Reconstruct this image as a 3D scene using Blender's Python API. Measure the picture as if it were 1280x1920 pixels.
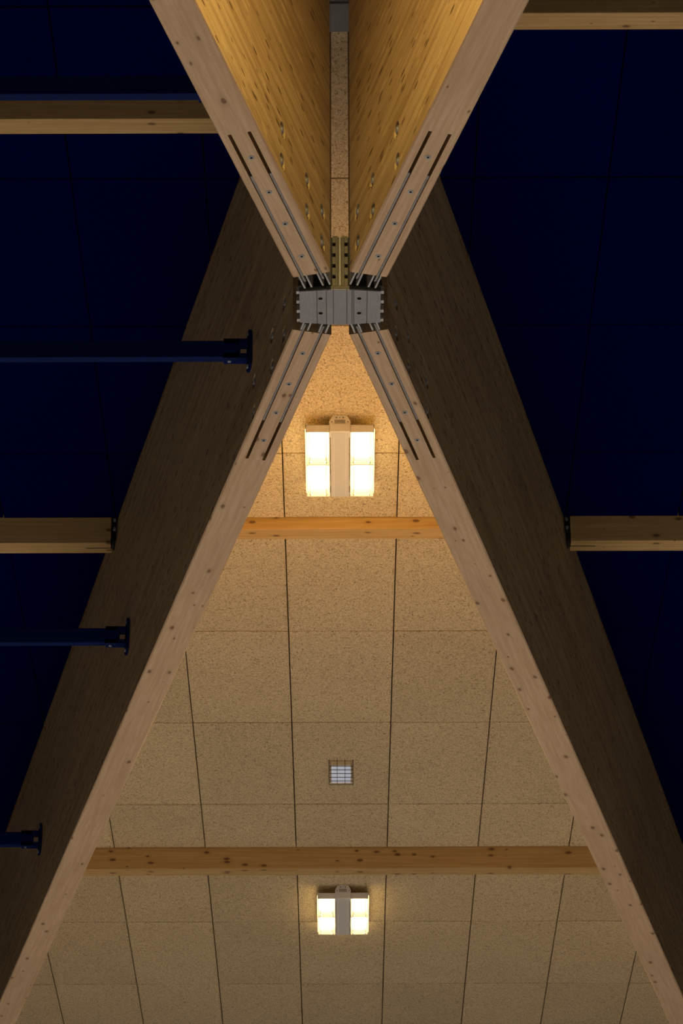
import bpy, bmesh, math, random
from mathutils import Vector, Matrix
random.seed(7)
scene = bpy.context.scene
for o in list(bpy.data.objects):
    bpy.data.objects.remove(o)
COL = scene.collection

# ------------------------------------------------------------------ camera
EYE = 1.6                      # camera height above the hall floor
PITCH = 0.518023               # elevation of the view
FPX = 5705.87                  # focal length in pixels of the 1280x1920 frame
cam_d = bpy.data.cameras.new('camera')
cam_d.sensor_fit = 'AUTO'
cam_d.sensor_width = 36.0
cam_d.lens = FPX / 1920 * 36.0
cam_d.shift_x = 1.5 / 1920
cam_d.clip_start = 0.1
cam_d.clip_end = 200
cam = bpy.data.objects.new('camera', cam_d)
COL.objects.link(cam)
cam.location = (0, 0, EYE)
cam.rotation_mode = 'QUATERNION'
_m = Matrix.Rotation(math.pi / 2 + PITCH, 4, 'X') @ Matrix.Rotation(math.radians(-0.16), 4, 'Z')
cam.rotation_quaternion = _m.to_quaternion()
scene.camera = cam

# ------------------------------------------------------------------ world, exposure
w = bpy.data.worlds.new('night')
scene.world = w
w.use_nodes = True
w.node_tree.nodes['Background'].inputs[0].default_value = (0.20, 0.24, 0.35, 1)
w.node_tree.nodes['Background'].inputs[1].default_value = 0.004
scene.view_settings.view_transform = 'Standard'
scene.view_settings.look = 'None'
scene.view_settings.gamma = 1.0
scene.view_settings.use_curve_mapping = False
scene.view_settings.exposure = 0.0
LAMP_COLOR = (1.0, 0.715, 0.27)
DIFFUSER_STRENGTH = 13.0       # glow of the recessed diffusers inside the trays
WIDE_WATTS = 37.0              # wide light of each window
LAMP_WATTS = 166.0             # downlight of each window
ADDED_GLOW_STRENGTH = 22.0         # glow strips added to the trays to light ceiling and purlin
LAMP_SPREAD = math.radians(56)

# ------------------------------------------------------------------ measures
HC = 8.0244 + EYE              # underside of the ceiling panels
YN = 10.1
def beam_bottom(y):            # soffit of the beams, rising slightly along the hall
    return 6.52 + 0.034 * (y - YN) + EYE
LOW_OUT = (0.2417, 0.2120)
LOW_IN = (0.2412, 0.0515)
UP_OUT = (-0.2635, 0.0522)
UP_IN = (-0.2600, -0.1000)

# ------------------------------------------------------------------ helpers
class MB:
    def __init__(self):
        self.v, self.f, self.m = [], [], []
    def poly(self, pts, mi=0):
        n = len(self.v)
        self.v += [tuple(p) for p in pts]
        self.f.append(list(range(n, n + len(pts))))
        self.m.append(mi)
    def box(self, x0, x1, y0, y1, z0, z1, mi=0, M=None):
        c = [(x0, y0, z0), (x1, y0, z0), (x1, y1, z0), (x0, y1, z0), (x0, y0, z1), (x1, y0, z1), (x1, y1, z1), (x0, y1, z1)]
        if M is not None:
            c = [tuple(M @ Vector(p)) for p in c]
        n = len(self.v)
        self.v += c
        for q in ((0, 3, 2, 1), (4, 5, 6, 7), (0, 1, 5, 4), (1, 2, 6, 5), (2, 3, 7, 6), (3, 0, 4, 7)):
            self.f.append([n + i for i in q]); self.m.append(mi)
        return self
    def prism(self, outline, z0, z1, mi=0, M=None):
        """outline: ccw (x, y) list, extruded along z"""
        k = len(outline); n = len(self.v)
        pts = [(x, y, z0) for x, y in outline] + [(x, y, z1) for x, y in outline]
        if M is not None:
            pts = [tuple(M @ Vector(p)) for p in pts]
        self.v += pts
        self.f.append([n + i for i in reversed(range(k))]); self.m.append(mi)
        self.f.append([n + k + i for i in range(k)]); self.m.append(mi)
        for i in range(k):
            j = (i + 1) % k
            self.f.append([n + i, n + j, n + k + j, n + k + i]); self.m.append(mi)
        return self
    def cyl(self, c, axis, r, h, seg=16, mi=0, r2=None):
        """cylinder/cone from c along axis"""
        a = Vector(axis).normalized()
        u = a.orthogonal().normalized(); v = a.cross(u)
        r2 = r if r2 is None else r2
        n = len(self.v); c = Vector(c)
        for (rr, hh) in ((r, 0), (r2, h)):
            for i in range(seg):
                t = 2 * math.pi * i / seg
                self.v.append(tuple(c + a * hh + (u * math.cos(t) + v * math.sin(t)) * rr))
        self.f.append([n + i for i in reversed(range(seg))]); self.m.append(mi)
        self.f.append([n + seg + i for i in range(seg)]); self.m.append(mi)
        for i in range(seg):
            j = (i + 1) % seg
            self.f.append([n + i, n + j, n + seg + j, n + seg + i]); self.m.append(mi)
        return self
    def mesh(self, name, mats):
        me = bpy.data.meshes.new(name)
        me.from_pydata(self.v, [], self.f)
        for m in mats:
            me.materials.append(m)
        me.polygons.foreach_set('material_index', self.m)
        me.update()
        bm = bmesh.new(); bm.from_mesh(me)
        bmesh.ops.recalc_face_normals(bm, faces=bm.faces)
        bm.to_mesh(me); bm.free()
        return me
    def build(self, name, mats, parent=None, loc=None):
        if not isinstance(mats, (list, tuple)):
            mats = [mats]
        return link(name, self.mesh(name, mats), parent, loc)

def link(name, me, parent=None, loc=None):
    o = bpy.data.objects.new(name, me)
    COL.objects.link(o)
    if parent is not None:
        o.parent = parent
    if loc is not None:
        o.location = loc
    return o
def bevel(o, width, seg=2, angle=35):
    b = o.modifiers.new('bevel', 'BEVEL')
    b.width = width; b.segments = seg; b.limit_method = 'ANGLE'; b.angle_limit = math.radians(angle)
    return o
def tag(o, label=None, cat=None, group=None, kind=None):
    if label: o['label'] = label
    if cat: o['category'] = cat
    if group: o['group'] = group
    if kind: o['kind'] = kind
    return o
def empty(name, loc, rz=0.0):
    o = bpy.data.objects.new(name, None)
    COL.objects.link(o)
    o.location = loc; o.rotation_euler = (0, 0, rz)
    o.empty_display_size = 0.1
    return o

# ------------------------------------------------------------------ materials
class NT:
    def __init__(self, name):
        self.mat = bpy.data.materials.new(name)
        self.mat.use_nodes = True
        self.t = self.mat.node_tree
        self.bsdf = self.t.nodes['Principled BSDF']
    def n(self, typ, **kw):
        nd = self.t.nodes.new(typ)
        for k, v in kw.items():
            if k.startswith('i_'):
                nd.inputs[k[2:].replace('_', ' ')].default_value = v
            else:
                setattr(nd, k, v)
        return nd
    def l(self, a, b):
        self.t.links.new(a, b)
    def math(self, op, a, b=None, clamp=False):
        nd = self.n('ShaderNodeMath', operation=op, use_clamp=clamp)
        for i, x in enumerate((a, b)):
            if x is None: continue
            if isinstance(x, (int, float)): nd.inputs[i].default_value = x
            else: self.l(x, nd.inputs[i])
        return nd.outputs[0]
    def ramp(self, fac, a, b, lo=0.0, hi=1.0):
        nd = self.n('ShaderNodeMapRange', interpolation_type='SMOOTHSTEP')
        self.l(fac, nd.inputs['Value'])
        nd.inputs['From Min'].default_value = a; nd.inputs['From Max'].default_value = b
        nd.inputs['To Min'].default_value = lo; nd.inputs['To Max'].default_value = hi
        return nd.outputs['Result']
    def mix(self, fac, a, b, mode='MIX'):
        nd = self.n('ShaderNodeMix', data_type='RGBA', blend_type=mode)
        for sock, x in ((nd.inputs[0], fac), (nd.inputs[6], a), (nd.inputs[7], b)):
            if isinstance(x, (int, float)): sock.default_value = x
            elif isinstance(x, tuple): sock.default_value = (*x, 1) if len(x) == 3 else x
            else: self.l(x, sock)
        return nd.outputs[2]
    def mapping(self, vec, scale, loc=(0, 0, 0)):
        nd = self.n('ShaderNodeMapping')
        nd.inputs['Scale'].default_value = scale
        nd.inputs['Location'].default_value = loc
        self.l(vec, nd.inputs['Vector'])
        return nd.outputs[0]
    def noise(self, vec, scale, detail=4, rough=0.55, dist=0.0):
        nd = self.n('ShaderNodeTexNoise')
        nd.inputs['Scale'].default_value = scale; nd.inputs['Detail'].default_value = detail
        nd.inputs['Roughness'].default_value = rough; nd.inputs['Distortion'].default_value = dist
        self.l(vec, nd.inputs['Vector'])
        return nd.outputs[0]
    def voronoi(self, vec, scale=1.0, rnd=1.0):
        nd = self.n('ShaderNodeTexVoronoi', voronoi_dimensions='2D')
        nd.inputs['Scale'].default_value = scale; nd.inputs['Randomness'].default_value = rnd
        self.l(vec, nd.inputs['Vector'])
        sp = self.n('ShaderNodeSeparateColor')
        self.l(nd.outputs['Color'], sp.inputs[0])
        return nd.outputs['Distance'], sp.outputs[0]
    def flatten(self, vec):
        """(x, y + z, 0): the same pattern reads on vertical and horizontal faces"""
        sp = self.n('ShaderNodeSeparateXYZ'); self.l(vec, sp.inputs[0])
        cb = self.n('ShaderNodeCombineXYZ')
        self.l(sp.outputs[0], cb.inputs[0])
        self.l(self.math('ADD', sp.outputs[1], sp.outputs[2]), cb.inputs[1])
        return cb.outputs[0]
    def bump(self, h, strength, dist):
        nd = self.n('ShaderNodeBump')
        nd.inputs['Strength'].default_value = strength; nd.inputs['Distance'].default_value = dist
        self.l(h, nd.inputs['Height'])
        self.l(nd.outputs[0], self.bsdf.inputs['Normal'])
    def color(self, c): 
        self.l(c, self.bsdf.inputs['Base Color'])
    def set(self, rough=0.6, metal=0.0, spec=0.3):
        self.bsdf.inputs['Roughness'].default_value = rough
        self.bsdf.inputs['Metallic'].default_value = metal
        self.bsdf.inputs['Specular IOR Level'].default_value = spec
        return self.mat

def sawn_wood(name, light, dark, knot, seed, knots=0.62, ring=34.0):
    """planed spruce: streaks along local x, growth rings, scattered knots"""
    k = NT(name)
    co = k.n('ShaderNodeTexCoord').outputs['Object']
    oi = k.n('ShaderNodeObjectInfo').outputs['Random']
    off = k.n('ShaderNodeVectorMath', operation='ADD')
    k.l(co, off.inputs[0])
    cmb = k.n('ShaderNodeCombineXYZ')
    k.l(k.math('MULTIPLY', oi, 57.0), cmb.inputs[0]); cmb.inputs[1].default_value = seed
    k.l(cmb.outputs[0], off.inputs[1])
    co = off.outputs[0]
    streak = k.noise(k.mapping(co, (1.6, 70, 70)), 1.0, 4, 0.6)
    fine = k.noise(k.mapping(co, (9, 420, 420)), 1.0, 3, 0.6)
    field = k.noise(k.mapping(co, (0.9, 9, 9)), 1.0, 2, 0.45)
    rings = k.math('SINE', k.math('MULTIPLY', field, ring * 2.2))
    rings = k.ramp(rings, 0.35, 1.0)
    blot = k.noise(k.mapping(co, (1.1, 3, 3)), 1.0, 2, 0.5)
    c = k.mix(k.ramp(streak, 0.30, 0.72), light, dark)
    c = k.mix(k.math('MULTIPLY', rings, 0.30), c, dark)
    c = k.mix(k.ramp(fine, 0.52, 0.80, 0, 0.30), c, tuple(x * 0.72 for x in dark))
    c = k.mix(k.ramp(blot, 0.35, 0.75, 0, 0.30), c, tuple(x * 0.82 for x in dark))
    flat = k.flatten(co)
    wob = k.noise(co, 30.0, 2, 0.5)
    d, r = k.voronoi(k.mapping(flat, (8.0, 17, 1)))
    d = k.math('ADD', d, k.math('MULTIPLY', k.math('SUBTRACT', wob, 0.5), 0.10))
    thr = k.ramp(r, knots, 1.0, 0.0, 0.21)
    inv = k.math('DIVIDE', d, k.math('ADD', thr, 0.0005))
    kn = k.ramp(inv, 0.55, 1.0, 1.0, 0.0)
    halo = k.ramp(inv, 0.9, 2.2, 0.35, 0.0)
    c = k.mix(halo, c, tuple(x * 0.75 for x in dark))
    c = k.mix(k.math('MULTIPLY', kn, 0.85), c, knot)
    k.color(c)
    return k.set(0.62, 0, 0.25)

def veneer_wood(name, light, dark, knot, seed):
    """laminated veneer faces: long streaks with many short open checks"""
    k = NT(name)
    co = k.n('ShaderNodeTexCoord').outputs['Object']
    oi = k.n('ShaderNodeObjectInfo').outputs['Random']
    off = k.n('ShaderNodeVectorMath', operation='ADD')
    k.l(co, off.inputs[0])
    cmb = k.n('ShaderNodeCombineXYZ')
    k.l(k.math('MULTIPLY', oi, 91.0), cmb.inputs[0]); cmb.inputs[2].default_value = seed
    k.l(cmb.outputs[0], off.inputs[1])
    co = off.outputs[0]
    streak = k.noise(k.mapping(co, (0.9, 26, 26)), 1.0, 5, 0.6)
    fine = k.noise(k.mapping(co, (3.5, 130, 130)), 1.0, 3, 0.6)
    blot = k.noise(k.mapping(co, (0.6, 2.2, 2.2)), 1.0, 3, 0.5)
    c = k.mix(k.ramp(streak, 0.32, 0.70), light, dark)
    c = k.mix(k.ramp(fine, 0.48, 0.78, 0, 0.45), c, tuple(x * 0.6 for x in dark))
    c = k.mix(k.ramp(blot, 0.40, 0.72, 0, 0.30), c, tuple(x * 0.75 for x in dark))
    flat = k.flatten(co)
    d, r = k.voronoi(k.mapping(flat, (6.5, 34, 1)))
    thr = k.ramp(r, 0.52, 1.0, 0.0, 0.27)
    inv = k.math('DIVIDE', d, k.math('ADD', thr, 0.0005))
    kn = k.ramp(inv, 0.5, 1.0, 1.0, 0.0)
    c = k.mix(k.math('MULTIPLY', kn, 0.9), c, knot)
    d2, r2 = k.voronoi(k.mapping(flat, (4.2, 24, 1), (3.3, 1.7, 0)))
    thr2 = k.ramp(r2, 0.60, 1.0, 0.0, 0.26)
    inv2 = k.math('DIVIDE', d2, k.math('ADD', thr2, 0.0005))
    pale = k.ramp(inv2, 0.4, 1.0, 0.55, 0.0)
    c = k.mix(pale, c, tuple(min(1, x * 1.25) for x in light))
    k.color(c)
    return k.set(0.55, 0, 0.3)

def wood_wool(name, pale, mid, pit, spec=0.1):
    """bound wood fibre board: tangled fibres and small dark pits"""
    k = NT(name)
    co = k.n('ShaderNodeNewGeometry').outputs['Position']
    oi = k.n('ShaderNodeObjectInfo').outputs['Random']
    f1 = k.noise(k.mapping(co, (120, 80, 120)), 1.0, 3, 0.65, 1.2)
    f2 = k.noise(k.mapping(co, (60, 90, 60)), 1.0, 3, 0.6, 2.0)
    blot = k.noise(k.mapping(co, (2.0, 2.0, 2.0)), 1.0, 3, 0.5)
    c = k.mix(k.ramp(f1, 0.36, 0.64), mid, pale)
    c = k.mix(k.ramp(f2, 0.30, 0.46, 0.9, 0.0), c, pit)
    c = k.mix(k.ramp(f1, 0.31, 0.43, 0.9, 0.0), c, pit)
    tone = k.n('ShaderNodeHueSaturation')
    k.l(c, tone.inputs['Color'])
    k.l(k.math('ADD', k.math('ADD', k.math('MULTIPLY', oi, 0.10), 0.88), k.math('MULTIPLY', blot, 0.14)), tone.inputs['Value'])
    k.color(tone.outputs[0])
    return k.set(0.95, 0, spec)

def plain(name, base, rough=0.5, metal=0.0, spec=0.4, wear=0.10, scale=40.0, bump=0.05):
    k = NT(name)
    co = k.n('ShaderNodeTexCoord').outputs['Object']
    nz = k.noise(co, scale, 4, 0.6)
    c = k.mix(k.ramp(nz, 0.3, 0.7), tuple(x * (1 - wear) for x in base), tuple(min(1, x * (1 + wear)) for x in base))
    k.color(c)
    if bump: k.bump(nz, bump, 0.002)
    return k.set(rough, metal, spec)

def brushed(name, base, rough=0.5, metal=0.4):
    k = NT(name)
    co = k.n('ShaderNodeTexCoord').outputs['Object']
    nz = k.noise(k.mapping(co, (160, 12, 30)), 1.0, 4, 0.6)
    blot = k.noise(co, 22.0, 3, 0.6)
    c = k.mix(k.ramp(nz, 0.3, 0.7), tuple(x * 0.86 for x in base), base)
    c = k.mix(k.ramp(blot, 0.45, 0.75, 0, 0.35), c, tuple(x * 1.25 for x in base))
    k.color(c)
    k.bump(nz, 0.08, 0.001)
    return k.set(rough, metal, 0.4)

M_SOFFIT = sawn_wood('planed_spruce', (0.61, 0.43, 0.28), (0.49, 0.325, 0.19), (0.17, 0.08, 0.035), 3.0, 0.70)
M_PURLIN = sawn_wood('purlin_spruce', (0.55, 0.375, 0.175), (0.43, 0.26, 0.09), (0.13, 0.06, 0.025), 11.0, 0.55)
M_VENEER = veneer_wood('veneer_spruce', (0.59, 0.455, 0.25), (0.37, 0.25, 0.115), (0.085, 0.045, 0.016), 5.0)
M_ENDGRAIN = sawn_wood('end_grain', (0.34, 0.22, 0.11), (0.25, 0.15, 0.07), (0.10, 0.05, 0.02), 8.0, 0.95)
M_SLOT = plain('slot_wood', (0.34, 0.19, 0.075), 0.8, 0, 0.1)
M_WOOL = wood_wool('natural_wood_wool', (0.70, 0.56, 0.36), (0.47, 0.36, 0.215), (0.11, 0.07, 0.027))
M_BLUE = wood_wool('blue_wood_wool', (0.0003, 0.0022, 0.050), (0.0002, 0.0016, 0.038), (0.0001, 0.0006, 0.014), 0.0)
M_DECK = plain('roof_deck', (0.05, 0.035, 0.02), 0.9, 0, 0.1)
M_WALL = plain('wall_plaster', (0.40, 0.375, 0.35), 0.8, 0, 0.2, 0.03, 2.0, 0.0)
M_FLOOR = plain('sports_floor', (0.23, 0.285, 0.66), 0.6, 0, 0.3, 0.05, 3.0, 0.0)
M_STEEL = brushed('cast_steel', (0.27, 0.26, 0.27), 0.55, 0.25)
M_STEEL_LUG = brushed('galvanised_steel', (0.40, 0.385, 0.37), 0.5, 0.4)
M_STEEL_DARK = brushed('dark_steel', (0.095, 0.085, 0.066), 0.5, 0.4)
M_STEEL_DIM = brushed('dull_steel', (0.19, 0.18, 0.18), 0.6, 0.2)
M_PLATE = plain('knife_steel', (0.24, 0.22, 0.21), 0.6, 0.3)
M_ZINC = plain('zinc', (0.30, 0.31, 0.325), 0.45, 0.3)
M_HOLE = plain('hole_dark', (0.012, 0.011, 0.010), 0.9, 0, 0.05)
M_NAVY = plain('navy_paint', (0.0022, 0.010, 0.075), 0.6, 0.0, 0.06)
M_HANGER = plain('hanger_black', (0.015, 0.014, 0.016), 0.5, 0.3)
M_WHITE = plain('white_enamel', (0.78, 0.76, 0.74), 0.45, 0, 0.4, 0.02)
M_SPINE = plain('spine_enamel', (0.62, 0.60, 0.58), 0.5, 0, 0.4, 0.02)
M_GRILLE = plain('grille_grey', (0.30, 0.27, 0.22), 0.6, 0, 0.3)
M_WIRE = plain('wire_grey', (0.07, 0.07, 0.075), 0.45, 0.4)
M_HOUSING = plain('lamp_housing', (0.62, 0.56, 0.45), 0.5, 0, 0.3)
M_LENS = plain('frosted_lens', (0.80, 0.84, 0.90), 0.25, 0, 0.5, 0.03)
for _n in (M_LENS.node_tree.nodes['Principled BSDF'],):
    _n.inputs['Emission Color'].default_value = (0.80, 0.95, 1.25, 1)
    _n.inputs['Emission Strength'].default_value = 0.16     # weak standby glow
def emissive(name, col, s):
    k = NT(name)
    k.bsdf.inputs['Base Color'].default_value = (0.8, 0.8, 0.78, 1)
    k.bsdf.inputs['Emission Color'].default_value = (*col, 1)
    k.bsdf.inputs['Emission Strength'].default_value = s
    return k.set(0.4)
M_END_GLOW = emissive('added_end_glow', LAMP_COLOR, ADDED_GLOW_STRENGTH)  # added glow at the tray ends, gilds the purlin behind
M_FLANK_GLOW = emissive('added_flank_glow', LAMP_COLOR, ADDED_GLOW_STRENGTH * 0.3)
M_DIFF = emissive('lit_diffuser', LAMP_COLOR, DIFFUSER_STRENGTH)

# ------------------------------------------------------------------ structure: floor and ceiling
fl = MB(); fl.box(-7, 7, -16, 27, -0.2, 0.0)
tag(fl.build('floor', M_FLOOR), 'blue grey sports hall floor far below the roof', None, None, 'structure')
for nm, b, lb in (('wall_left', (-7.2, -7.0, -16.2, 27.2), 'pale plastered hall wall on the left'), ('wall_right', (7.0, 7.2, -16.2, 27.2), 'pale plastered hall wall on the right'),
                  ('wall_back', (-7.0, 7.0, 27.0, 27.2), 'pale plastered end wall of the hall'), ('wall_front', (-7.0, 7.0, -16.2, -16.0), 'pale plastered hall wall behind the viewer')):
    tag(MB().box(*b, -0.2, HC + 0.16).build(nm, M_WALL), lb, None, None, 'structure')
ck = MB(); ck.box(-7.0, 7.0, -16.0, 27.0, HC + 0.062, HC + 0.16)
ceiling = tag(ck.build('ceiling', M_DECK), 'roof deck lined with square edged wood wool boards', None, None, 'structure')

def clip(poly, a, b, c):
    """keep points with a*x + b*y <= c"""
    out = []
    for i in range(len(poly)):
        p, q = poly[i], poly[(i + 1) % len(poly)]
        dp, dq = a * p[0] + b * p[1] - c, a * q[0] + b * q[1] - c
        if dp <= 0: out.append(p)
        if (dp < 0 < dq) or (dq < 0 < dp):
            t = dp / (dp - dq)
            out.append((p[0] + (q[0] - p[0]) * t, p[1] + (q[1] - p[1]) * t))
    return out
EPS = 0.003
def half(side, m, b):
    """half plane side*x <= m*(y-YN)+b"""
    return (side, -m, b - m * YN - EPS)
def half_out(side, m, b):
    return (-side, m, -(b - m * YN) - EPS)
CENTER = [half(1, *LOW_IN), half(-1, *LOW_IN)]
TOP = [half(1, *UP_IN), half(-1, *UP_IN)]
LEFT = [half_out(-1, *LOW_OUT), half_out(-1, *UP_OUT)]
RIGHT = [half_out(1, *LOW_OUT), half_out(1, *UP_OUT)]
ROWS = [(4.81, 5.37), (5.48, 6.68), (6.68, 7.88), (7.88, 9.08), (9.08, 9.757), (9.869, 11.069), (11.069, 12.269), (12.269, 13.469), (13.469, 14.14),
        (14.258, 15.458), (15.458, 16.658), (16.658, 17.858), (17.858, 18.55), (18.668, 19.85), (19.85, 21.05), (21.05, 22.25), (22.25, 22.95), (22.95, 24.15), (24.15, 25.3)]
ROWS_L = [r for r in ROWS if r[0] not in (9.08, 9.869)] + [(9.08, 10.28 - 0.411), (9.869, 10.465), (10.583, 11.069)]
GX, GY = 0.003, 0.0055
shared = {}
def panels(region, rows, x_first, count, mat, key):
    for (y0, y1) in rows:
        for i in range(count):
            x0 = x_first + 0.6 * i; x1 = x0 + 0.6
            rect = [(x0 + GX, y0 + GY), (x1 - GX, y0 + GY), (x1 - GX, y1 - GY), (x0 + GX, y1 - GY)]
            p = rect
            for h in region:
                p = clip(p, *h)
                if len(p) < 3: break
            if len(p) < 3: continue
            area = 0.5 * abs(sum(p[j][0] * p[(j + 1) % len(p)][1] - p[(j + 1) % len(p)][0] * p[j][1] for j in range(len(p))))
            if area < 0.0008: continue
            dz = random.uniform(-0.0012, 0.0012)
            cxp = sum(q[0] for q in p) / len(p); cyp = sum(q[1] for q in p) / len(p)
            if p == rect:
                kk = (key, round(y1 - y0, 3))
                if kk not in shared:
                    wd, ln = 0.3 - GX, (y1 - y0) / 2 - GY
                    mb = MB(); e = 0.003
                    mb.prism([(-wd, -ln), (wd, -ln), (wd, ln), (-wd, ln)], e, 0.06)
                    mb.f.pop(0); mb.m.pop(0)
                    wi, li = wd - e, ln - e
                    n = len(mb.v)
                    mb.v += [(-wi, -li, 0), (wi, -li, 0), (wi, li, 0), (-wi, li, 0)]
                    mb.f.append([n + 3, n + 2, n + 1, n]); mb.m.append(0)
                    for a in range(4):
                        b = (a + 1) % 4
                        mb.f.append([n + a, n + b, b, a]); mb.m.append(0)
                    shared[kk] = mb.mesh('ceiling_panel', [mat])
                me = shared[kk]
            else:
                mb = MB(); mb.prism([(q[0] - cxp, q[1] - cyp) for q in p], 0.0, 0.06)
                me = mb.mesh('ceiling_panel', [mat])
            link('ceiling_panel', me, ceiling, (cxp, cyp, HC + dz))
panels(CENTER, ROWS, -3.9, 13, M_WOOL, 'n')
panels(TOP, ROWS, -2.1, 7, M_WOOL, 'n')
panels(LEFT, ROWS_L, -4.2, 7, M_BLUE, 'b')
panels(RIGHT, ROWS, 0.0, 7, M_BLUE, 'b')

# ------------------------------------------------------------------ beams
washer_me = None
def bolt_meshes():
    wm = MB(); wm.cyl((0, -0.024, 0), (0, 1, 0), 0.0318, 0.005, 24)
    wme = wm.mesh('washer', [M_ZINC])
    nm = MB(); nm.cyl((0, -0.020, 0), (0, 1, 0), 0.019, 0.017, 6)
    nm.cyl((0, -0.004, 0), (0, 1, 0), 0.0105, 0.006, 12)
    nme = nm.mesh('bolt', [M_ZINC])
    sm = MB(); sm.cyl((0, 0, -0.0020), (0, 0, 1), 0.0112, 0.004, 20, 0)
    sm.cyl((0, 0, -0.0026), (0, 0, 1), 0.0050, 0.002, 8, 1)
    sme = sm.mesh('screw', [M_ZINC, M_HOLE])
    return wme, nme, sme
WASHER, BOLT, SCREW = bolt_meshes()

POCKET_R, POCKET_D, CELL = 0.033, 0.022, 0.0345
def drilled_faces(mb, hw, ch, top, k, s_end, bolts):
    """both side faces of the slotted end, with a round counterbored pocket at every bolt"""
    cols = {}
    for s, z in bolts:
        cols.setdefault(round(s, 5), []).append(z)
    for sg in (-1, 1):
        t = sg * hw
        def rect(s0, s1, z0, z1, low0=None):
            # edges on the soffit chamfer or on the top follow the beam, the rest are level
            f = lambda s, z: ch + k * s if z == 'lo' else z
            mb.poly([(s0, t, f(s0, z0)), (s1, t, f(s1, z0)), (s1, t, f(s1, z1)), (s0, t, f(s0, z1))], 1)
        cur = 0.0
        for s in sorted(cols):
            rect(cur, s - CELL, 'lo', top)
            zc = 'lo'
            for z in sorted(cols[s]):
                rect(s - CELL, s + CELL, zc, z - CELL)
                n = 24
                sq, ci, bo = [], [], []
                for i in range(n):
                    a = 2 * math.pi * i / n
                    ca, sa = math.cos(a), math.sin(a)
                    m = max(abs(ca), abs(sa))
                    sq.append((s + CELL * ca / m, t, z + CELL * sa / m))
                    ci.append((s + POCKET_R * ca, t, z + POCKET_R * sa))
                    bo.append((s + POCKET_R * ca, t - sg * POCKET_D, z + POCKET_R * sa))
                for i in range(n):
                    j = (i + 1) % n
                    mb.poly([sq[i], sq[j], ci[j], ci[i]], 1)
                    mb.poly([ci[i], ci[j], bo[j], bo[i]], 1)
                mb.poly(bo, 3)
                zc = z + CELL
            rect(s - CELL, s + CELL, zc, top)
            cur = s + CELL
        rect(cur, s_end, 'lo', top)

def make_beam(end, direction, width, length, plate_len, slot_len, bolts, screws, label):
    """end: plan point of the sawn end; direction: plan vector away from the node"""
    d = Vector((direction[0], direction[1])).normalized()
    rz = math.atan2(d.y, d.x)
    zb = beam_bottom(end[1])
    root = empty('glulam_beam', (end[0], end[1], zb), rz)
    tag(root, label, 'beam', 'crossing glulam beams')
    k = 0.034 * d.y                      # rise of the soffit along local x
    top = HC + 0.058 - zb
    hw = width / 2; ch = 0.006
    so, sw = 0.036, 0.0065               # slot offset and half width
    sd = 0.42                            # slot depth
    mb = MB()
    # --- slotted end piece: polygon in (t, z), materials per edge
    prof = [(-hw, top, 1), (-hw, ch, 0), (-hw + ch, 0, 0),
            (-so - sw, 0, 3), (-so - sw, sd, 3), (-so + sw, sd, 3), (-so + sw, 0, 0),
            (so - sw, 0, 3), (so - sw, sd, 3), (so + sw, sd, 3), (so + sw, 0, 0),
            (hw - ch, 0, 0), (hw, ch, 1), (hw, top, 2)]
    def ring(s, pr):
        return [(s, t, z + (k * s if z < sd + 0.1 else 0)) for t, z, _ in pr]
    def loft(pr, s0, s1, holes):
        n = len(mb.v); c = len(pr)
        mb.v += ring(s0, pr); mb.v += ring(s1, pr)
        for i in range(c):
            j = (i + 1) % c
            if holes and abs(pr[i][0]) == hw and abs(pr[j][0]) == hw and pr[i][0] == pr[j][0]: continue
            if pr[i][2] == 2: continue
            mb.f.append([n + i, n + j, n + c + j, n + c + i]); mb.m.append(pr[i][2])
    def quad(s, t0, t1, z0, z1, mi):
        mb.poly([(s, t0, z0 + k * s), (s, t1, z0 + k * s), (s, t1, z1 if z1 == top else z1 + k * s), (s, t0, z1 if z1 == top else z1 + k * s)], mi)
    loft(prof, 0, slot_len, True)
    # end cap strips around the slots
    quad(0, -hw, -so - sw, 0.0, sd, 2); quad(0, -so + sw, so - sw, 0.0, sd, 2); quad(0, so + sw, hw, 0.0, sd, 2)
    quad(0, -hw, hw, sd, top, 2)
    plainp = [(-hw, top, 1), (-hw, ch, 0), (-hw + ch, 0, 0), (hw - ch, 0, 0), (hw, ch, 1), (hw, top, 2)]
    loft(plainp, slot_len, length, False)
    drilled_faces(mb, hw, ch, top, k, slot_len, bolts)
    for t in (-so, so):
        quad(slot_len, t - sw, t + sw, 0, sd, 3)
    quad(length, -hw, hw, 0, top, 2)
    me = bpy.data.meshes.new('timber')
    me.from_pydata(mb.v, [], mb.f)
    for m in (M_SOFFIT, M_VENEER, M_ENDGRAIN, M_SLOT): me.materials.append(m)
    me.polygons.foreach_set('material_index', mb.m)
    me.update()
    timber = link('timber', me, root)
    # --- knife plates in the slots, running out to the node
    for t in (-so, so):
        p = MB()
        th = 0.0042
        x0 = -0.045
        o = [(x0, t - th, 0.004), (plate_len, t - th, 0.004 + k * plate_len), (plate_len, t - th, 0.30), (x0, t - th, 0.24)]
        q = [(a, t + th, c) for a, b, c in o]
        p.poly(o); p.poly(q)
        for i in range(4):
            j = (i + 1) % 4
            p.poly([o[i], o[j], q[j], q[i]])
        kp = p.build('knife_plate', M_PLATE, root)
        kp['label'] = 'grey steel plate let into a slot'
    # --- bolts on both faces
    for s, z in bolts:
        for sg in (-1, 1):
            wsh = link('washer', WASHER, root, (s, sg * hw, z))
            b = link('bolt', BOLT, wsh, (0, 0, 0))
            if sg < 0: wsh.rotation_euler = (0, 0, math.pi)
            b.rotation_euler = (0, random.uniform(0, 1), 0)
    for s in screws:
        link('screw', SCREW, root, (s, 0, k * s))
    return root

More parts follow.
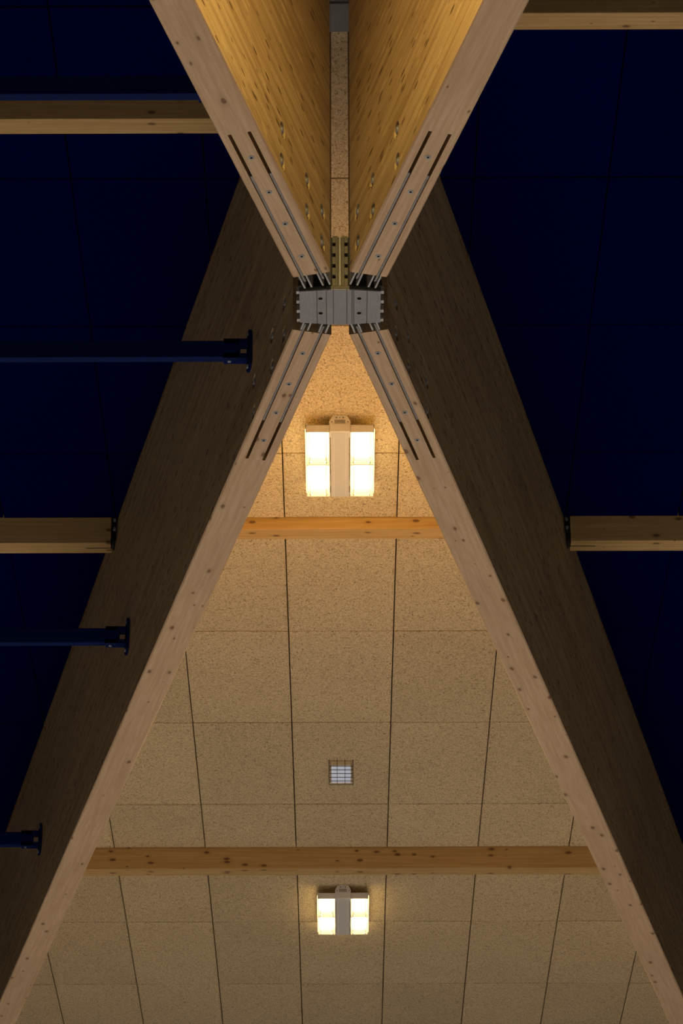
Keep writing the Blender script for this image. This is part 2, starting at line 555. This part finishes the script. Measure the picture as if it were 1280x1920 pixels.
def s_of(y, y_end, slope):
    return abs(y - y_end) * math.hypot(1, slope)
YL, YU = 10.011, 9.590
ML, MU = 0.24145, 0.26175
XL = ML * (YL - YN) + 0.13175
XU = -(MU * (YU - YN) + 0.0239)
low_bolts = [(s_of(10.165, YL, ML), 0.082), (s_of(10.165, YL, ML), 0.228), (s_of(10.385, YL, ML), 0.068), (s_of(10.385, YL, ML), 0.214), (s_of(10.725, YL, ML), 0.064), (s_of(10.725, YL, ML), 0.208)]
low_bolts = [(s, z + 0.0) for s, z in low_bolts]
up_bolts = [(s_of(9.487, YU, MU), 0.062), (s_of(9.487, YU, MU), 0.205), (s_of(9.276, YU, MU), 0.058), (s_of(9.276, YU, MU), 0.197), (s_of(8.946, YU, MU), 0.044), (s_of(8.946, YU, MU), 0.185)]
low_screws = [s_of(y, YL, ML) for y in (10.172, 10.413, 10.647, 10.88)]
up_screws = [s_of(y, YU, MU) for y in (9.459, 9.236, 9.027, 8.806)]
for sg, lab in ((-1, 'long pale timber beam running to the lower left corner, three navy bars bolted to it'),
                (1, 'long pale timber beam running to the lower right corner, no navy bars')):
    make_beam((sg * XL, YL), (sg * ML, 1), 0.156, 15.6, 0.735, 1.065, low_bolts, low_screws, lab)
for sg, lab in ((-1, 'timber beam with golden lit inner face rising from connector to the upper left'),
                (1, 'timber beam with golden lit inner face rising from connector to the upper right')):
    make_beam((sg * XU, YU), (sg * MU, -1), 0.1475, 5.5, 0.69, 0.965, up_bolts, up_screws, lab)

# ------------------------------------------------------------------ steel node
ZN = beam_bottom(9.81) - 0.004
node = empty('steel_connector', (0, 9.812, ZN))
tag(node, 'grey cast steel connector block where the four timber beams meet', 'connector')
pl = MB()
out = [(-0.157, -0.106), (-0.075, -0.117), (0.0, -0.123), (0.075, -0.117), (0.157, -0.106), (0.157, 0.108), (0.075, 0.118), (0.03, 0.128), (-0.03, 0.128), (-0.075, 0.118), (-0.157, 0.108)]
base = pl.prism(out, 0.0, 0.016).build('base_plate', M_STEEL_DARK, node)  # dark tone imitates shade in the grooves between the bands
bevel(base, 0.0025)
# raised bands on the plate with the oval holes between them
for (x0, x1) in ((-0.156, -0.0904), (-0.0882, -0.0542), (-0.0520, -0.0270), (-0.0252, 0.0248), (0.0268, 0.0450), (0.0466, 0.0514), (0.0534, 0.1021), (0.1043, 0.156)):
    b = MB()
    f = lambda x: max(0.0, 1 - abs(x) / 0.157)
    ny = lambda x: -0.1065 - 0.0165 * f(x)
    fy = lambda x: 0.1085 + 0.0190 * f(x)
    b.prism([(x0, ny(x0)), (x1, ny(x1)), (x1, fy(x1)), (x0, fy(x0))], -0.004, 0.002)
    bevel(b.build('rib_band', M_STEEL, node), 0.0008, 1)
for x in (-0.0755, 0.0735):
    for y in (-0.060, 0.042):
        h = MB()
        n = 18
        h.prism([(x + 0.0085 * math.cos(2 * math.pi * i / n), y + 0.0085 * math.sin(2 * math.pi * i / n)) for i in range(n)], -0.0046, 0.004)
        h.build('bolt_hole', M_HOLE, node)
cr = MB()
cr.prism([(-0.030, -0.100), (0.030, -0.100), (0.10, -0.06), (0.10, 0.06), (0.022, 0.10), (-0.022, 0.10), (-0.10, 0.06), (-0.10, -0.06)], 0.014, 0.255)
bevel(cr.build('core', M_STEEL_DARK, node), 0.003)
# ribbed front post between the upper beams
for (x0, x1, dep) in ((-0.0175, -0.0095, 0.006), (-0.0030, 0.0022, 0.016), (0.0075, 0.0160, 0.006)):
    r = MB(); r.box(x0, x1, -0.100 - dep, -0.098, 0.012, 0.257)
    bevel(r.build('post_rib', M_STEEL_LUG if dep > 0.01 else M_STEEL_DARK, node), 0.001, 1)
kn_me = MB().box(-0.006, 0.006, -0.012, 0.012, 0.0, 0.030).mesh('knuckle', [M_STEEL_DARK])
for sg in (-1, 1):
    for i in range(5):
        link('knuckle', kn_me, node, (sg * 0.0235, -0.104, 0.018 + i * 0.050))
kn2 = MB().box(-0.007, 0.007, -0.010, 0.010, 0.0, 0.022).mesh('knuckle', [M_STEEL_LUG])
for sg in (-1, 1):
    for yy in (-0.095, -0.03, 0.035, 0.098):
        link('knuckle', kn2, node, (sg * 0.161, yy, 0.0))
        for i in (1, 2, 3):
            link('knuckle', kn_me, node, (sg * 0.156, yy, 0.012 + i * 0.055))
# forked lugs gripping each knife plate
def lugs(end, direction, tag_far):
    d = Vector((direction[0], direction[1])).normalized()
    n = Vector((-d.y, d.x))
    for t in (-0.036, 0.036):
        for e in (-0.0135, 0.0135):
            m = MB()
            c0 = Vector((end[0], end[1])) + n * (t + e)
            a = c0 - d * (0.092 if not tag_far else 0.085)
            b = c0 + d * (-0.004 if not tag_far else -0.018)
            th = n * 0.0038
            pts = [a - th, b - th, b + th, a + th]
            m.prism([(p.x - 0.0, p.y - 9.812) for p in pts], 0.002, 0.245)
            bevel(m.build('lug', M_STEEL_LUG, node), 0.001, 1)
        # tongue pin
        c = Vector((end[0], end[1])) + n * t - d * 0.045
        for zz in (0.05, 0.15):
            m = MB()
            m.cyl((c.x - n.x * 0.021, c.y - 9.812 - n.y * 0.021, zz), (n.x, n.y, 0), 0.0085, 0.042, 12)
            m.build('hinge_pin', M_STEEL_DARK, node)
for sg in (-1, 1):
    lugs((sg * XL, YL), (sg * ML, 1), True)
    lugs((sg * XU, YU), (sg * MU, -1), False)

# steel head of the node right under the roof
top_node = empty('roof_connector', (0, 9.812, HC - 0.09))
tag(top_node, 'dim grey steel block high up in the slit between the upper beams', 'connector')
tb = MB().box(-0.13, 0.13, -0.105, 0.115, 0.0, 0.14).build('head_block', M_STEEL_DIM, top_node)
bevel(tb, 0.006)
MB().box(-0.10, 0.10, -0.085, 0.095, -0.012, 0.002).build('head_plate', M_STEEL_DIM, top_node)

# ------------------------------------------------------------------ purlins
def inner_x(y): return LOW_IN[0] * (y - YN) + LOW_IN[1]
def outer_x(y): return LOW_OUT[0] * (y - YN) + LOW_OUT[1]
def up_outer_x(y): return UP_OUT[0] * (y - YN) + UP_OUT[1]
def purlin(x0a, x0b, x1a, x1b, y0, y1, drop, label, hangers=()):
    """x0a/x0b: start x at the near and far edge; x1a/x1b: end x"""
    cxp = (x0a + x1a) / 2
    root = empty('purlin', (cxp, y0, HC - drop))
    tag(root, label, 'purlin', 'cross purlins under the ceiling')
    mb = MB()
    o = [(x0a - cxp, 0), (x1a - cxp, 0), (x1b - cxp, y1 - y0), (x0b - cxp, y1 - y0)]
    t = mb.prism(o, 0.0, drop + 0.055).build('timber', M_PURLIN, root)
    bevel(t, 0.002, 1)
    for (side, hx) in hangers:
        hb = MB()
        s = side
        xa = hx - cxp
        hb.box(min(xa, xa - s * 0.010), max(xa, xa - s * 0.010), 0.005, y1 - y0 - 0.005, 0.012, drop + 0.05)
        hg = hb.build('hanger', M_HANGER, root)
        hg['label'] = 'black steel hanger shoe'
        for zz in (drop * 0.55, drop * 0.9):
            MB().cyl((xa - s * 0.012, -0.012, zz), (0, 1, 0), 0.008, 0.014, 10).build('bolt', M_ZINC, hg)
        sl = MB()
        sl.box(min(xa, xa + s * 0.14), max(xa, xa + s * 0.14), (y1 - y0) * 0.5 - 0.0025, (y1 - y0) * 0.5 + 0.0025, -0.0012, 0.004)
        sl.build('slot', M_HOLE, root)
    return root
Y1, Y2 = 14.142, 18.552
W = 0.112
g = 0.004
purlin(-inner_x(Y1) + g, -inner_x(Y1 + W) + g, inner_x(Y1) - g, inner_x(Y1 + W) - g, Y1, Y1 + W, 0.068, 'shallow golden cross purlin just below the nearer four window lamp')
purlin(-inner_x(Y2) + g, -inner_x(Y2 + W) + g, inner_x(Y2) - g, inner_x(Y2 + W) - g, Y2, Y2 + W, 0.150, 'long amber cross purlin just above the far four window lamp')
xe = outer_x(Y1) + 0.035
purlin(-4.4, -4.4, -xe, -xe, Y1, Y1 + W, 0.150, 'short dark purlin meeting the left beam between two navy bars', [(-1, -xe + 0.006)])
purlin(xe, xe, 4.4, 4.4, Y1, Y1 + W, 0.145, 'short dark purlin meeting the lower right beam at mid height', [(1, xe - 0.006)])
xl = outer_x(10.47) + 0.03
purlin(-4.4, -4.4, -xl, -xl, 10.470, 10.576, 0.12, 'purlin at upper left, directly below a navy bar')
xr = up_outer_x(9.773) + 0.06
purlin(xr, xr, 4.4, 4.4, 9.768, 9.876, 0.12, 'purlin in the top right corner against the blue ceiling')

# ------------------------------------------------------------------ navy bars with bracket
def navy_bar(y, zc, x_face, slope, label):
    """tube along -x that ends in a forked bracket bolted to the outer face of a beam"""
    root = empty('navy_bar', (x_face, y, zc))
    tag(root, label, 'bar', 'navy equipment bars on the left')
    hz, hy = 0.041, 0.020
    t = MB().box(-4.2, -0.045, -hy, hy, -hz, hz)
    bevel(t.build('tube', M_NAVY, root), 0.003)
    s1 = MB().box(-0.115, -0.012, -hy - 0.004, hy + 0.004, hz - 0.016, hz + 0.007)
    s1.build('bracket_arm', M_NAVY, root)
    s2 = MB().box(-0.115, -0.012, -hy - 0.004, hy + 0.004, -hz - 0.007, -hz + 0.016)
    s2.build('bracket_arm', M_NAVY, root)
    s3 = MB().box(-0.115, -0.050, -hy - 0.004, -hy, -hz - 0.004, hz + 0.004)
    s3.build('sleeve', M_NAVY, root)
    # bolted face plate following the beam
    dv = Vector((-slope, 1, 0)).normalized() if slope > 0 else Vector((-slope, 1, 0)).normalized()
    nv = Vector((-dv.y, dv.x, 0))
    M = Matrix((( dv.x, 0, nv.x, 0), (dv.y, 0, nv.y, 0), (0, 1, 0, 0), (0, 0, 0, 1)))
    L, Hh, c = 0.034, 0.100, 0.022
    o = [(-L, -Hh + c), (-L + c, -Hh), (L - c, -Hh), (L, -Hh + c), (L, Hh - c), (L - c, Hh), (-L + c, Hh), (-L, Hh - c)]
    p = MB().prism(o, 0.002, 0.012, 0, M).build('face_plate', M_NAVY, root)
    for zz in (-0.078, 0.078):
        b = MB(); q = M @ Vector((0, zz, 0.010))
        b.cyl(q, nv, 0.010, 0.008, 6)
        b.build('bolt', M_ZINC, p)
    b = MB(); b.cyl((-0.090, 0, -hz - 0.006), (0, 0, -1), 0.008, 0.006, 6)
    b.build('bolt', M_ZINC, root)
    b = MB(); b.cyl((-0.090, 0, hz + 0.006), (0, 0, 1), 0.006, 0.012, 6)
    b.build('bolt', M_ZINC, root)
    return root
navy_bar(10.775, 6.920 + EYE, -outer_x(10.775), 0.2417, 'navy steel bar bolted to the left beam nearest the steel connector')
navy_bar(13.665, 7.066 + EYE, -outer_x(13.665), 0.2417, 'middle navy steel bar below the left dark purlin')
navy_bar(16.562, 7.220 + EYE, -outer_x(16.562), 0.2417, 'short navy bar end at the lower left edge, lowest of the bars')
navy_bar(8.80, 6.782 + EYE, -up_outer_x(8.80), -0.2635, 'black looking navy bar at upper left above a pale purlin')

# ------------------------------------------------------------------ luminaires
def luminaire(y, x, label, output=1.0):
    zb = HC - 0.100
    root = empty('ceiling_lamp', (x, y, zb))
    tag(root, label, 'lamp', 'four window ceiling lamps')
    sp = MB().box(-0.0475, 0.0475, -0.325, 0.330, 0.0, 0.060).build('spine', M_SPINE, root)
    bevel(sp, 0.004)
    for sx in (-0.030, 0.030):
        MB().box(sx - 0.0012, sx + 0.0012, -0.33, 0.325, -0.0012, 0.002).build('cover_seam', M_WHITE, sp)
    MB().box(-0.042, 0.042, -0.26, 0.30, 0.058, 0.0985).build('mount', M_WHITE, root)
    for sg in (-1, 1):
        xa, xb = 0.051, 0.173
        fr = MB()
        X0, X1 = (xa, xb) if sg > 0 else (-xb, -xa)
        fr.box(X0, X0 + 0.003, -0.325, 0.325, 0.0, 0.042)
        fr.box(X1 - 0.003, X1, -0.325, 0.325, 0.0, 0.042)
        fr.box(X0, X1, -0.325, -0.322, 0.0, 0.042)
        fr.box(X0, X1, 0.322, 0.325, 0.0, 0.042)
        fr.box(X0, X1, -0.0055, 0.0055, -0.0005, 0.042)
        fr.box(X0, X1, -0.325, 0.325, 0.040, 0.043)
        tray = fr.build('tray', M_WHITE, root)
        # glow strips added on outer flank and far end to brighten the boards
        xo = X1 if sg > 0 else X0
        MB().box(min(xo, xo + sg * 0.002), max(xo, xo + sg * 0.002), -0.30, 0.30, 0.010, 0.034).build('added_glow_strip', M_FLANK_GLOW, tray)
        MB().box(X0 + 0.012, X1 - 0.012, 0.325, 0.327, 0.010, 0.034).build('added_glow_strip', M_END_GLOW, tray)
        # clips joining tray and spine
        for yy in (-0.31, 0.0, 0.31):
            cxx = (0.0475 + 0.051) / 2 * sg
            MB().box(cxx - 0.003, cxx + 0.003, yy - 0.012, yy + 0.012, 0.01, 0.05).build('clip', M_SPINE, tray)
        for (ya, yb) in ((-0.320, -0.006), (0.006, 0.320)):
            ins = 0.0195
            xi0, xi1 = X0 + ins, X1 - ins
            yi0, yi1 = ya + 0.008, yb - ins
            zt = 0.032
            rf = MB()
            O = [(X0 + 0.003, ya, 0.001), (X1 - 0.003, ya, 0.001), (X1 - 0.003, yb, 0.001), (X0 + 0.003, yb, 0.001)]
            I = [(xi0, yi0, zt), (xi1, yi0, zt), (xi1, yi1, zt), (xi0, yi1, zt)]
            for i in range(4):
                j = (i + 1) % 4
                rf.poly([O[i], O[j], I[j], I[i]])
            me = bpy.data.meshes.new('reflector'); me.from_pydata(rf.v, [], rf.f); me.materials.append(M_WHITE); me.update()
            link('reflector', me, tray)
            df = MB().box(xi0, xi1, yi0, yi1, zt - 0.001, zt + 0.004)
            df.build('diffuser', M_DIFF, tray)
            for xx in (xi0, xi1):
                rl = MB()
                rl.box(xx - 0.0014, xx + 0.0014, ya + 0.005, yi1 + 0.010, -0.0045, -0.0020)
                rl.box(xx - 0.007, xx + 0.007, yi1 - 0.006, yi1 - 0.003, -0.0043, -0.0018)
                rl.build('wire_rail', M_WIRE, tray)
            # light leaves each window at the open underside of the tray: a wide and a narrow share
            for watts, spread in ((WIDE_WATTS, math.pi), (LAMP_WATTS, LAMP_SPREAD)):
                ld = bpy.data.lights.new('lamp_light', 'AREA')
                ld.shape = 'RECTANGLE'; ld.size = xi1 - xi0 - 0.004; ld.size_y = yi1 - yi0 - 0.004
                ld.energy = watts * output; ld.color = LAMP_COLOR; ld.spread = spread
                lo = bpy.data.objects.new('lamp_light', ld)
                COL.objects.link(lo); lo.parent = root
                lo.location = ((xi0 + xi1) / 2, (yi0 + yi1) / 2, 0.0 if spread > 3 else 0.0006)
    # gear box and trapezoid hanging bracket at the near end
    gb = MB().box(-0.0525, 0.0525, -0.330, -0.270, 0.0005, 0.047).build('gear_box', M_WHITE, root)
    bevel(gb, 0.003)
    pr = [(-0.054, 0.047), (0.054, 0.047), (0.054, 0.062), (0.036, 0.099), (-0.036, 0.099), (-0.054, 0.062)]
    Mx = Matrix(((1, 0, 0, 0), (0, 0, 1, 0), (0, 1, 0, 0), (0, 0, 0, 1)))
    so = MB().prism(pr, -0.328, -0.296, 0, Mx).build('bracket', M_WHITE, root)
    bevel(so, 0.003)
    for i in range(3):
        zz = 0.050 + i * 0.0075
        MB().box(-0.027, 0.027, -0.3292, -0.327, zz, zz + 0.005).build('grille_slat', M_GRILLE, so)
    for xx, zz, rr in ((-0.017, 0.083, 0.005), (0.017, 0.083, 0.005), (0.0, 0.084, 0.003), (-0.041, 0.058, 0.004), (0.041, 0.058, 0.004)):
        MB().cyl((xx, -0.3275, zz), (0, -1, 0), rr, 0.002, 8).build('bracket_hole', M_GRILLE, so)
    return root
luminaire(13.417, -0.003, 'bright four window lamp nearer the steel connector, above the shallow purlin')
luminaire(19.514, 0.008, 'smaller looking bright four window lamp at the bottom, far end of the ceiling', 0.75)
luminaire(6.200, 0.0, 'four window lamp between the upper beams, above the picture', 1.15)

# ------------------------------------------------------------------ caged emergency lamp
em = empty('emergency_lamp', (-0.002, 17.325, HC - 0.042))
tag(em, 'small pale lamp in a dark wire cage between the two bright lamps', 'lamp')
body = MB().box(-0.062, 0.062, -0.122, 0.128, 0.010, 0.0415).build('housing', M_HOUSING, em)
bevel(body, 0.003)
for i in range(9):
    yy = -0.106 + i * 0.0275
    MB().box(-0.060, 0.060, yy - 0.0120, yy + 0.0120, 0.005, 0.012).build('lens_bar', M_LENS, body)
cage = empty('wire_cage', (0, 0, 0)); cage.parent = em
wr = 0.0016
for xx in (-0.074, -0.0245, 0.0245, 0.074):
    wv = MB()
    wv.box(xx - wr, xx + wr, -0.139, 0.139, -0.002, 0.0012)
    wv.box(xx - wr, xx + wr, -0.141, -0.1378, -0.002, 0.0415)
    wv.box(xx - wr, xx + wr, 0.1378, 0.141, -0.002, 0.0415)
    wv.build('cage_wire', M_WIRE, cage)
for i in range(6):
    yy = -0.137 + i * 0.0548
    wv = MB()
    wv.box(-0.075, 0.075, yy - wr, yy + wr, -0.0035, -0.0005)
    for xx in (-0.075, 0.075):
        wv.box(xx - wr, xx + wr, yy - wr, yy + wr, -0.003, 0.0415)
    wv.build('cage_wire', M_WIRE, cage)
